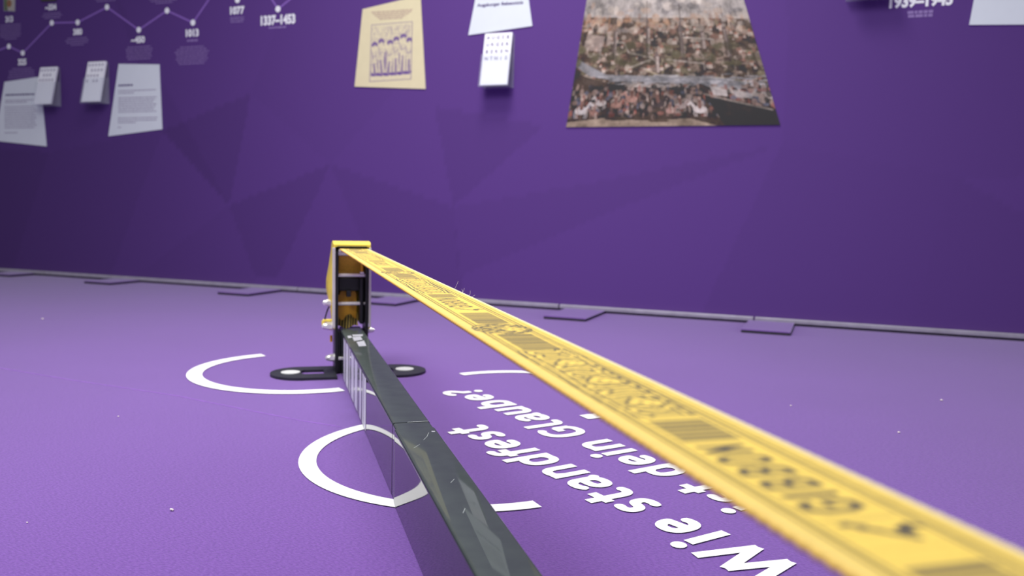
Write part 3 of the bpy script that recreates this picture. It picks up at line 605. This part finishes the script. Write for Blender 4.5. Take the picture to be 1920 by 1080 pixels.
# tail that runs over the roller and down to the ratchet
bm = bmesh.new(); prev = None; vcx = 0.009
pathw = [(0.0055, 0.2134)] + [(0.010 + 0.0068 * math.sin(math.radians(a)), 0.2070 + 0.0068 * math.cos(math.radians(a))) for a in range(0, 100, 15)] + [(0.020, 0.195), (0.028, 0.175), (0.030, 0.166)]
for u, z in pathw:
    a = [bm.verts.new((vcx - 0.0235, u, z)), bm.verts.new((vcx + 0.0180, u, z))]
    if prev: bm.faces.new((prev[0], prev[1], a[1], a[0]))
    prev = a
o = from_bm('webbing_tail', bm, M['webplain'], line); md = o.modifiers.new('t', 'SOLIDIFY'); md.thickness = 0.0016
# crumpled printed end lying on the beam inside the post
cr = Canvas(60, 30, yel * 0.55)
for k in range(7): cr.line([(4 + k * 8, 0), (-6 + k * 8 + 14, 30)], 5.0, ink * 0.3, 0.95)
crp = grid_print('webbing_end', 59, 29, lambda u, v: np.stack([pl + 0.0070 + u * 0.034, 0.022 + 0.010 * v + 0.003 * np.sin(u * 9), 0.0775 + v * 0.022 + 0.0025 * np.sin(u * 7 + 2)], -1), cr.a, M['web'], line)
# stray fibres on the webbing edge
for px, py, dx, dy in [(846, 541, 10, -22), (860, 548, -1, -9), (866, 548, 5, -12), (873, 554, 3, -13), (876, 556, 9, -4)]:
    u0 = rk(fl(px, py, 0.2142)); p = Vector((0.0357, u0.y, 0.2140)); q = p + Vector((0.0022 * dx / 6, 0.002, -0.0019 * dy / 6))
    tube('stray_fibre', [p, (p + q) / 2 + Vector((0.0006, 0, 0)), q], 0.00009, M['lint'], line)

# ------------------------------------------------------------------ wall graphics
def wall_panel(name, px, m, label, cat, group=None, t=0.0022):
    """thin board on the wall; px = outline in the survey picture"""
    pts = [(wl(*p).x, wl(*p).z) for p in px]; cx = sum(p[0] for p in pts) / len(pts); cz = min(p[1] for p in pts)
    e = empty(name, (cx, WALL, cz), label=label, cat=cat, group=group)
    plate('board', [(x - cx, z - cz) for x, z in pts], [], t, m, e, axes=(0, 2, 1), base=-t - 0.0002)
    return e, cx, cz
def words(name, parent, cx, cz, rows, m, d=0.0026, h=0.0032, seed=0):
    """lines of small print: rows = (x0, x1, z) in world metres, drawn as word-long dashes"""
    r = random.Random(seed); polys = []
    for x0, x1, z in rows:
        x = x0
        while x < x1 - 0.001:
            wd = min(r.uniform(0.006, 0.018), x1 - x); polys.append([(x - cx, -d, z - cz - h / 2), (x + wd - cx, -d, z - cz - h / 2), (x + wd - cx, -d, z - cz + h / 2), (x - cx, -d, z - cz + h / 2)]); x += wd + 0.0022
    o = flat(name, polys, m, parent); o['kind'] = 'stuff' if False else 'print'; del o['kind']; return o
def rows_px(spec):
    out = []
    for x0, x1, y in spec:
        a = wl(x0, y); b = wl(x1, y); out.append((a.x, b.x, (a.z + b.z) / 2))
    return out
SHEET = 'white text sheets on the wall'
e, cx, cz = wall_panel('info_sheet', [(9.4, 153.6), (76, 144), (88, 274.5), (-9, 264)], M['paper'], 'white trapezoid text sheet on the purple wall, leftmost', 'info sheet', SHEET)
words('headline', e, cx, cz, rows_px([(11, 66, 177.5)]), M['darktext'], h=0.006, seed=1)
words('body_text', e, cx, cz, rows_px([(11, 66, 188), (11, 52, 192)] + [(10, 66 + (i % 3) * 2, 200 + i * 4.4) for i in range(10)] + [(10, 34, 249)]), M['greytext'], seed=2)
e, cx, cz = wall_panel('info_sheet', [(223.4, 120), (299.4, 121), (304.8, 242.5), (204, 255.6)], M['paper'], 'white trapezoid text sheet on the wall beside the second leaflet holder', 'info sheet', SHEET)
words('headline', e, cx, cz, rows_px([(223, 250, 160)]), M['darktext'], h=0.006, seed=3)
words('body_text', e, cx, cz, rows_px([(223, 293, 169.5), (223, 252, 174.5)] + [(223, 295 - (i % 3) * 3, 183 + i * 4.4) for i in range(7)] + [(222, 296, 221), (222, 295, 225.5), (222, 256, 230), (222, 228, 239)]), M['greytext'], seed=4)
e, cx, cz = wall_panel('info_sheet', [(907, -80), (981, -80), (998.5, 49), (878.7, 66.2)], M['paper'], 'white text sheet hanging above the middle leaflet holder', 'info sheet', SHEET)
c0 = wl(938, 8.5); a = wl(895, 8.5); b = wl(981, 8.5)
text_mesh('headline', 'Augsburger Bekenntnis', 0.012, M['darktext'], e, (c0.x - cx, -0.0026, c0.z - cz), bold=0.0004, width=b.x - a.x)
words('body_text', e, cx, cz, rows_px([(902, 975, -8 - i * 6) for i in range(9)]), M['greytext'], seed=14)
e, cx, cz = wall_panel('info_sheet', [(1841, -80), (1965, -80), (1975, 46), (1817, 47)], M['paper'], 'white sheet on the wall at the upper right corner of the photo', 'info sheet', SHEET)
words('body_text', e, cx, cz, rows_px([(1850, 1950, -14 - i * 7) for i in range(7)]), M['greytext'], seed=24)

# beige board with a violet woodcut of standing figures
e, cx, cz = wall_panel('picture_board', [(680.6, 17.5), (789, -8.5), (798.5, 167), (665.5, 162.5)], M['beige'], 'beige board with violet woodcut of standing figures on the purple wall', 'picture')
words('caption', e, cx, cz, rows_px([(697, 774, 21), (700, 772, 24.5), (704, 767, 28), (708, 762, 31.5), (712, 757, 35)]), M['beigetext'], seed=6)
bg_ = np.array([0.72, 0.65, 0.42]); vi = np.array([0.14, 0.07, 0.27])
cw = Canvas(84, 124, bg_)
r = np.random.RandomState(4)
for i in range(260):
    x, y = r.uniform(3, 80), r.uniform(78, 119); l = r.uniform(2, 7); cw.line([(x, y), (x + r.uniform(-2, 2), y - l)], 0.9, vi, 0.35)
cw.poly([(3, 12), (81, 12), (81, 60), (70, 66), (50, 58), (28, 64), (3, 60)], vi, 0.72)
for fx, hh, lean in ((9, 84, 2), (22, 90, 3), (40, 86, -2), (52, 92, 1), (66, 97, -1), (78, 88, 1)):
    cw.ell(fx, hh - 4, 6.5, 6, vi, 0.9); cw.ell(fx + 0.5, hh - 9, 3.2, 3.6, bg_, 0.9)
    cw.poly([(fx - 8, hh - 14), (fx + 8, hh - 14), (fx + 6, hh - 44), (fx - 6, hh - 44)], bg_, 0.95)
    cw.ell(fx + lean, hh - 26, 5, 7, bg_, 0.8)
    for k in range(5): cw.line([(fx - 7 + 3 * k + r.uniform(-1, 1), hh - 16 - r.uniform(0, 6)), (fx - 5 + 2.4 * k + lean + r.uniform(-2, 2), hh - 40 + r.uniform(0, 8))], 0.9, vi, 0.4)
    cw.line([(fx - 8 + lean, hh - 16), (fx - 3, hh - 32), (fx + 5 - lean, hh - 27)], 2.0, vi, 0.45)
    for s in (-3.6, 3.2):
        cw.line([(fx + s, hh - 44), (fx + s * 1.3 + lean, 20)], 3.4, bg_, 0.95); cw.line([(fx + s * 1.3 + lean - 1, 17 - (fx % 3)), (fx + s * 1.3 + lean + 4.0, 13.5 - (fx % 3))], 4.0, vi, 0.95)
for k in range(30): x = r.uniform(4, 80); cw.line([(x, r.uniform(14, 60)), (x + r.uniform(-1, 1), r.uniform(14, 60))], 0.8, vi, 0.3)
for pts_ in ([(1, 1), (83, 1), (83, 123), (1, 123), (1, 1)],): cw.line(pts_, 1.6, vi, 0.65)
cw.poly([(2, 2), (82, 2), (82, 10), (2, 10)], bg_, 0.8)
tl, tr, br, bl = wl(697, 46.5), wl(774.5, 40), wl(772, 149), wl(693, 154)
def quadmap(tl, tr, br, bl, cx, cz, d):
    A = [np.array([p.x - cx, -d, p.z - cz]) for p in (bl, br, tr, tl)]
    return lambda u, v: ((1 - u) * (1 - v))[:, None] * A[0] + (u * (1 - v))[:, None] * A[1] + (u * v)[:, None] * A[2] + ((1 - u) * v)[:, None] * A[3]
grid_print('woodcut', 83, 123, quadmap(tl, tr, br, bl, cx, cz, 0.0026), cw.a, M['art'], e)

# large trapezoid picture: generic panorama of a smoking walled town beyond a river
TP = [(1133, -200), (1337, -200), (1463, 234.5), (1062, 238.5)]
e, cx, cz = wall_panel('picture_board', TP, M['greytext'], 'large trapezoid painting of a smoking town with horsemen on the wall', 'picture')
w_, h_ = 330, 360
cp = Canvas(w_, h_, (0.42, 0.38, 0.33)); X, Y = cp.X, cp.Y; r = np.random.RandomState(21)
def cloud(n, ylo, yhi, cols, rx, ry, k):
    for i in range(n): cp.ell(r.uniform(-5, w_ + 5), r.uniform(ylo, yhi), r.uniform(*rx), r.uniform(*ry), cols[r.randint(len(cols))], k)
cp.poly([(0, 170), (w_, 170), (w_, 360), (0, 360)], (0.40, 0.38, 0.35))
cloud(330, 172, 350, [(0.50, 0.47, 0.42), (0.28, 0.27, 0.27), (0.36, 0.34, 0.33), (0.58, 0.53, 0.45), (0.15, 0.145, 0.15), (0.62, 0.58, 0.50)], (3, 13), (3, 9), 0.62)
cp.poly([(0, 72), (w_, 60), (w_, 165), (0, 172)], (0.13, 0.095, 0.07))
cloud(120, 152, 172, [(0.50, 0.25, 0.11), (0.52, 0.33, 0.17), (0.36, 0.18, 0.11), (0.52, 0.45, 0.34), (0.40, 0.36, 0.31)], (2, 8), (2, 8), 0.45)
cloud(900, 66, 160, [(0.36, 0.27, 0.20), (0.10, 0.07, 0.05), (0.30, 0.16, 0.11), (0.45, 0.38, 0.29), (0.06, 0.045, 0.035), (0.24, 0.21, 0.12), (0.08, 0.06, 0.05)], (1.5, 9.0), (1.0, 6.0), 0.7)
for i in range(60):       # houses
    x = r.uniform(0, w_); y = r.uniform(84, 150); s = r.uniform(3, 8)
    cp.poly([(x, y), (x + s, y), (x + s, y + s * 0.8), (x, y + s * 0.8)], (0.52, 0.44, 0.35), 0.85); cp.poly([(x - .5, y + s * .8), (x + s + .5, y + s * .8), (x + s / 2, y + s * 1.5)], (0.38, 0.15, 0.09), 0.85)
for x, y, hh in ((70, 104, 64), (134, 112, 58), (196, 108, 56), (278, 108, 58), (150, 84, 36), (42, 104, 40), (236, 120, 34)):   # towers
    cp.poly([(x - 4, y), (x + 4, y), (x + 4, y + hh * .7), (x - 4, y + hh * .7)], (0.40, 0.33, 0.28), 0.95); cp.poly([(x - 4, y), (x - 1, y), (x - 1, y + hh * .7), (x - 4, y + hh * .7)], (0.15, 0.11, 0.09), 0.9)
    cp.poly([(x - 4.5, y + hh * .7), (x + 4.5, y + hh * .7), (x, y + hh)], (0.16, 0.12, 0.11), 0.95)
for ln in ([(60, 132), (88, 132), (98, 116), (140, 108), (152, 98)], [(168, 104), (232, 97)], [(232, 97), (232, 88)], [(100, 92), (142, 106)], [(200, 138), (255, 134)]): cp.line(ln, 2.6, (0.50, 0.45, 0.37), 0.7)
cp.line([(130, 88), (160, 78), (260, 74), (330, 60)], 2.2, (0.45, 0.38, 0.22), 0.9)
cp.poly([(0, 96), (30, 80), (80, 72), (200, 66), (330, 50), (330, 62), (240, 77), (140, 79), (60, 82), (0, 108)], (0.30, 0.33, 0.36), 0.75)   # river
cloud(90, 62, 80, [(0.50, 0.52, 0.54), (0.26, 0.28, 0.30)], (4, 12), (0.8, 1.6), 0.6)
cp.poly([(0, 88), (20, 80), (60, 70), (110, 62), (200, 60), (222, 66), (260, 52), (330, 40), (330, 0), (0, 0)], (0.10, 0.075, 0.06))   # dark near bank
cloud(420, 14, 64, [(0.05, 0.04, 0.035), (0.22, 0.15, 0.12), (0.34, 0.24, 0.19), (0.12, 0.14, 0.20), (0.30, 0.12, 0.09), (0.42, 0.34, 0.28), (0.06, 0.05, 0.045), (0.03, 0.03, 0.03)], (1.5, 6.0), (2.0, 6.0), 0.75)
cp.poly([(228, 46), (330, 26), (330, 0), (250, 0)], (0.055, 0.05, 0.04)); cp.line([(225, 50), (262, 40), (325, 24)], 2.2, (0.30, 0.27, 0.22), 0.7)
cp.poly([(236, 62), (262, 56), (262, 46), (240, 48)], (0.48, 0.46, 0.43), 0.8); cp.poly([(270, 56), (300, 50), (300, 42), (275, 44)], (0.44, 0.43, 0.40), 0.7)
cp.poly([(0, 0), (240, 0), (200, 12), (120, 10), (60, 14), (0, 8)], (0.36, 0.28, 0.19)); cp.ell(85, 13, 22, 3, (0.10, 0.08, 0.06)); cp.ell(150, 9, 16, 2.5, (0.14, 0.10, 0.07))
def horse(x, y, s, c, d=1):
    cp.ell(x, y, 6 * s, 3.2 * s, c); cp.line([(x + d * 4 * s, y + s), (x + d * 7.5 * s, y + 6 * s)], 2.6 * s, c); cp.line([(x + d * 7 * s, y + 6 * s), (x + d * 10 * s, y + 4.5 * s)], 2 * s, c)
    for k in (-4.5, -3, 3, 4.5): cp.line([(x + k * s, y), (x + k * 1.25 * s, y - 3.5 * s), (x + k * 1.05 * s, y - 6 * s)], 0.75 * s, c, 0.8)
    cp.line([(x, y + 2 * s), (x - .5 * d * s, y + 8 * s)], 3 * s, (0.25, 0.13, 0.10)); cp.ell(x - .5 * d * s, y + 9.5 * s, 1.4 * s, 1.5 * s, (0.50, 0.36, 0.28))
for a in ((22, 26, 1.9, (0.66, 0.64, 0.62), 1), (54, 38, 1.5, (0.60, 0.56, 0.52), -1), (80, 34, 1.5, (0.40, 0.22, 0.16), 1), (106, 44, 1.6, (0.50, 0.27, 0.20), -1), (186, 32, 1.5, (0.46, 0.38, 0.34), 1), (216, 26, 1.8, (0.62, 0.58, 0.54), -1), (150, 36, 1.8, (0.10, 0.08, 0.08), 1), (170, 24, 1.3, (0.34, 0.20, 0.16), 1), (44, 22, 1.2, (0.30, 0.16, 0.12), -1)): horse(*a)
for i in range(34):
    x = r.uniform(3, 230); y = r.uniform(14, 52); cp.line([(x, y), (x + r.uniform(-1, 1), y + r.uniform(4, 8))], 1.8, [(0.36, 0.20, 0.15), (0.50, 0.42, 0.34), (0.13, 0.15, 0.24), (0.42, 0.10, 0.07)][r.randint(4)], 0.8)
def vnoise(n, m, sd):
    g = np.random.RandomState(sd).rand(n + 2, m + 2); x = np.linspace(0, n, w_); y = np.linspace(0, m, h_); i = x.astype(int); j = y.astype(int); fx = (x - i)[:, None]; fy = (y - j)[None]
    fx = fx * fx * (3 - 2 * fx); fy = fy * fy * (3 - 2 * fy)
    return (g[i][:, j] * (1 - fx) + g[i + 1][:, j] * fx) * (1 - fy) + (g[i][:, j + 1] * (1 - fx) + g[i + 1][:, j + 1] * fx) * fy
nz = 0.45 * vnoise(14, 16, 1) + 0.30 * vnoise(34, 40, 2) + 0.25 * vnoise(90, 100, 3)
cp.a *= np.clip(0.30 + 1.35 * nz, 0.2, 1.6)[..., None]
for x, y0_, y1_ in ((132, 108, 196), (198, 104, 190), (280, 104, 186), (70, 104, 172)): cp.poly([(x - 2.6, y0_), (x + 2.6, y0_), (x + 0.5, y1_), (x - 0.5, y1_)], (0.13, 0.10, 0.09), 0.8)
cloud(90, 150, 192, [(0.42, 0.39, 0.35), (0.55, 0.48, 0.38), (0.20, 0.18, 0.17), (0.50, 0.30, 0.16)], (3, 10), (2, 6), 0.35)
for p_ in ([(10, 122), (46, 118), (50, 142), (14, 146)], [(54, 128), (62, 128), (62, 150), (54, 150)]): cp.poly(p_, (0.46, 0.37, 0.31), 0.55)
cloud(60, 96, 128, [(0.09, 0.08, 0.05), (0.16, 0.15, 0.08)], (4, 12), (3, 7), 0.55)
grey = cp.a.mean(axis=2, keepdims=True); cp.a = np.clip(grey + (cp.a - grey) * 0.68, 0, 1); cp.a = np.clip(0.25 + (cp.a - 0.25) * 1.28, 0.015, 0.8) * np.array([0.93, 0.90, 0.88])
pp = [wl(*p) for p in TP]; grid_print('painting', w_ - 1, h_ - 1, quadmap(pp[0], pp[1], pp[2], pp[3], cx, cz, 0.0028), cp.a * np.array([0.92, 0.88, 0.86]), M['art'], e)

# two small pictures cut by the upper photo edge
e, cx, cz = wall_panel('picture_board', [(7.5, -26), (30, -27), (29, 22), (8, 21)], M['greytext'], 'small picture with green and pale figure at the upper left corner', 'picture')
cs = Canvas(24, 46, (0.42, 0.40, 0.34)); cs.poly([(0, 0), (9, 0), (7, 20), (12, 34), (6, 46), (0, 46)], (0.10, 0.14, 0.06)); cs.ell(12, 14, 5, 7, (0.28, 0.12, 0.05)); cs.ell(16, 30, 6, 9, (0.60, 0.58, 0.52)); cs.ell(5, 24, 4, 8, (0.12, 0.18, 0.08), .8)
grid_print('painting', 23, 45, quadmap(wl(8.3, -25), wl(29.3, -26), wl(28.2, 21), wl(8.8, 20), cx, cz, 0.0027), cs.a, M['art'], e)
e, cx, cz = wall_panel('picture_board', [(73, -30), (107, -30), (106, 2), (78, 3)], M['dark'], 'dark picture just entering the upper photo edge above the year 334', 'picture')
cs = Canvas(20, 20, (0.05, 0.045, 0.03)); cs.ell(8, 10, 5, 7, (0.12, 0.09, 0.05)); cs.ell(14, 6, 3, 4, (0.08, 0.07, 0.04))
grid_print('painting', 19, 19, quadmap(wl(74.5, -29), wl(105.8, -29), wl(105, 1), wl(79, 2), cx, cz, 0.0027), cs.a, M['art'], e)

# timeline printed on the wall
T0 = wl(250, 100)
tm = empty('timeline', (T0.x, WALL, T0.z), label='timeline of white dots, violet lines and year numbers at the upper left of the wall', cat='wall graphic')
def tl_(p, d): return Vector((p.x - T0.x, -d, p.z - T0.z))
dots = [(-12, 98), (17, 87), (43, 99.5), (97.5, 43), (146, 42), (201, 13.5), (260.5, 56), (313.5, 20), (362, 42.5), (409, -26)]
dots2 = [(498, -20), (521.5, 17), (562, -16)]
def seg(p, q):
    a = tl_(wl(*p), 0.0005); b = tl_(wl(*q), 0.0005); d = (b - a).normalized(); n = Vector((-d.z, 0, d.x)) * 0.0028
    flat('connecting_line', [[a - n, b - n, b + n, a + n]], M['violetline'], tm)
for L_ in (dots, dots2):
    for p, q in zip(L_[:-1], L_[1:]): seg(p, q)
disc = bpy.data.meshes.new('dot'); k = 28; disc.from_pydata([(0.0098 * math.cos(2 * math.pi * i / k), 0, 0.0098 * math.sin(2 * math.pi * i / k)) for i in range(k)], [], [tuple(range(k))]); disc.materials.append(M['whitewall'])
for p in dots[1:9] + [(445.5, 0), (521.5, 17)]: link('dot', disc, None, tm, loc=tl_(wl(*p), 0.0009))
def year(parent, s, x0, x1, y0, y1, org):
    c = wl((x0 + x1) / 2, (y0 + y1) / 2); a = wl(x0, (y0 + y1) / 2); b = wl(x1, (y0 + y1) / 2); h = abs(wl((x0 + x1) / 2, y0).z - wl((x0 + x1) / 2, y1).z)
    text_mesh('year_number', s, h * 1.33, M['whitewall'], parent, (c.x - org.x, -0.0007, c.z - org.z), bold=h * 0.065, width=b.x - a.x)
for s, *bb in (('313', 10.7, 24.7, 30.5, 41.5), ('~334', 85, 106, 8, 19), ('380', 137.5, 154.4, 54, 65.5), ('~450', 246, 271.8, 68.5, 80.5), ('1013', 348.6, 372.8, 55, 68.5), ('325', 34, 49.7, 110.5, 122), ('1077', 431.7, 458.6, 12.5, 26.5), ('1337–1453', 489, 553.6, 28.5, 46)): year(tm, s, *bb, T0)
class _T:  # captions reuse the word-dash helper on the wall plane
    pass
def caption(parent, org, cxp, y0, halfs, step=4.3, seed=0, m='lilac', h=0.0030):
    rows = rows_px([(cxp - hw, cxp + hw, y0 + i * step) for i, hw in enumerate(halfs)])
    words('caption', parent, org.x, org.z, rows, M[m], d=0.0006, h=h, seed=seed)
caption(tm, T0, 20, 46.5, [19, 20, 20, 19, 20, 18, 11], 4.4, 31); caption(tm, T0, 98, 25, [16, 19, 15], 4.2, 32); caption(tm, T0, 145, 71.5, [18, 22, 20, 12], 4.2, 33)
caption(tm, T0, 200, -3, [22, 18], 4.4, 34); caption(tm, T0, 261, 88, [22, 25, 24, 23, 24, 21], 4.5, 35); caption(tm, T0, 361, 76, [10], 4, 36, h=0.006)
caption(tm, T0, 360, 88, [22, 28, 32, 30, 28, 30, 27, 24], 4.5, 37); caption(tm, T0, 41, 128.5, [18, 24, 23, 25, 26], 4.3, 38); caption(tm, T0, 308, -3.5, [28, 25, 16], 4.4, 39)
caption(tm, T0, 445, 33, [13, 13, 12], 4.0, 40); caption(tm, T0, 521, 51.5, [17], 4, 41, h=0.005)
T1 = wl(1725, 10)
t2 = empty('timeline_entry', (T1.x, WALL, T1.z), label="white year numbers '1939–1945' with small caption at the upper right of the wall", cat='wall graphic')
year(t2, '1939–1945', 1667, 1786, -10, 12.5, T1); caption(t2, T1, 1725.5, 22.5, [24, 23], 7.0, 42, h=0.007)

# ------------------------------------------------------------------ leaflet holders
def holder(x0, x1, zb, zt, label, rows, marks=(), group='acrylic leaflet holders on the wall', depth=0.042, tilt_top=0.009):
    """x0..x1 = card width on the wall, zb bottom, zt top of the cards"""
    e = empty('leaflet_holder', ((x0 + x1) / 2, WALL, zb), label=label, cat='leaflet holder', group=group)
    hw = (x1 - x0) / 2; H = zt - zb; ow = hw + 0.004; zl = H * 0.60; t = 0.0015
    yb = -depth; yt = -tilt_top; 
    def yat(z): return yb + (yt - yb) * z / H
    def slab(name, za, zc, w0, dy0, dy1, m, z0=0):
        bm = bmesh.new(); P = []
        for z in (za, zc):
            for x in (-w0, w0):
                for dy in (dy0, dy1): P.append(bm.verts.new((x, yat(z) + dy, z)))
        for f in ((0, 1, 3, 2), (4, 6, 7, 5), (0, 4, 5, 1), (2, 3, 7, 6), (0, 2, 6, 4), (1, 5, 7, 3)): bm.faces.new([P[i] for i in f])
        return from_bm(name, bm, m, e)
    slab('front_pane', -0.004, zl, ow, -0.0035, -0.0020, M['acrylic'])
    box('back_pane', (-ow, -0.0020, -0.004), (ow, -0.0004, H * 0.97), M['acrylic'], e)
    box('base_pane', (-ow, yb - 0.002, -0.0058), (ow, -0.0004, -0.0042), M['acrylic'], e)
    for s in (-1, 1):
        out = [(yat(0) - 0.0018, -0.004), (-0.0022, -0.004), (-0.0022, zl), (yat(zl) - 0.0018, zl)]
        plate('side_pane', out, [], 0.0012, M['acrylic'], e, axes=(1, 2, 0), base=s * (hw + 0.0026) - 0.0006)
    # the stack of cards is a thing of its own, standing in the holder
    st = empty('card_stack', ((x0 + x1) / 2, WALL, zb), label=label.replace('clear acrylic leaflet holder', 'stack of white cards in the holder'), cat='card stack', group='cards in the leaflet holders')
    def card(dy0, dy1, hh, w0):
        bm = bmesh.new(); P = []
        for z in (0.0, hh):
            for x in (-w0, w0):
                for dy in (dy0, dy1): P.append(bm.verts.new((x, yat(z) + dy, z)))
        for f in ((0, 1, 3, 2), (4, 6, 7, 5), (0, 4, 5, 1), (2, 3, 7, 6), (0, 2, 6, 4), (1, 5, 7, 3)): bm.faces.new([P[i] for i in f])
        return from_bm('card', bm, M['card'], st)
    front = card(0.0, 0.0012, H, hw)
    for k in range(4): card(0.0014 + k * 0.0012, 0.0025 + k * 0.0012, H * (1 - 0.004 * (k + 1)), hw - 0.0003 * (k % 2))
    upv = Vector((0, yt - yb, H)).normalized(); nrm = Vector((0, -upv.z, upv.y))
    for j, row in enumerate(rows):
        for i, ch in enumerate(row):
            if ch == ' ': continue
            x = -hw * 0.72 + i * hw * 1.44 / 4; z = H * (0.915 - 0.135 * j)
            text_mesh('letter', ch, 0.0150, M['darktext'], front, (x, yat(z) - 0.0004, z), bold=0.0003, up=tuple(upv), thick=0.0001)
    for j, row in enumerate(marks):
        for i in row:
            x = -hw * 0.72 + i * hw * 1.44 / 4; z = H * (0.915 - 0.135 * j); a = Vector((x, yat(z) - 0.0005, z)); X = Vector((0.0034, 0, 0))
            flat('letter_mark', [[a - X - upv * 0.0050, a - X * 0.2 - upv * 0.0050, a - X * 0.2 + upv * 0.0050, a - X + upv * 0.0050], [a - X * 0.2 - upv * 0.0010, a + X - upv * 0.0010, a + X + upv * 0.0022, a - X * 0.2 + upv * 0.0022]], M['darktext'], front)
    return e
holder(-0.981, -0.897, 0.636, 0.786, 'clear acrylic leaflet holder below the middle text sheet', ['AUGSB', 'URGER', 'BEKEN', 'NTNIS'])
holder(-2.487, -2.405, 0.622, 0.763, 'clear acrylic leaflet holder left of the second text sheet', [], marks=((0, 1, 2, 3, 4), (1, 2, 3, 4), (0, 1, 2, 3), (0, 2, 3)))
holder(-2.713, -2.631, 0.618, 0.752, 'clear acrylic leaflet holder overlapping the leftmost text sheet', [], marks=((0, 1, 2, 3, 4), (1, 2, 3), (0, 1, 2, 3, 4)))
# holder just above the frame at the right, whose shadow falls into the picture
holder(0.020 - 0.030, 0.020 + 0.062, 0.823, 0.972, 'clear acrylic leaflet holder above the upper photo edge beside the year 1939', [])
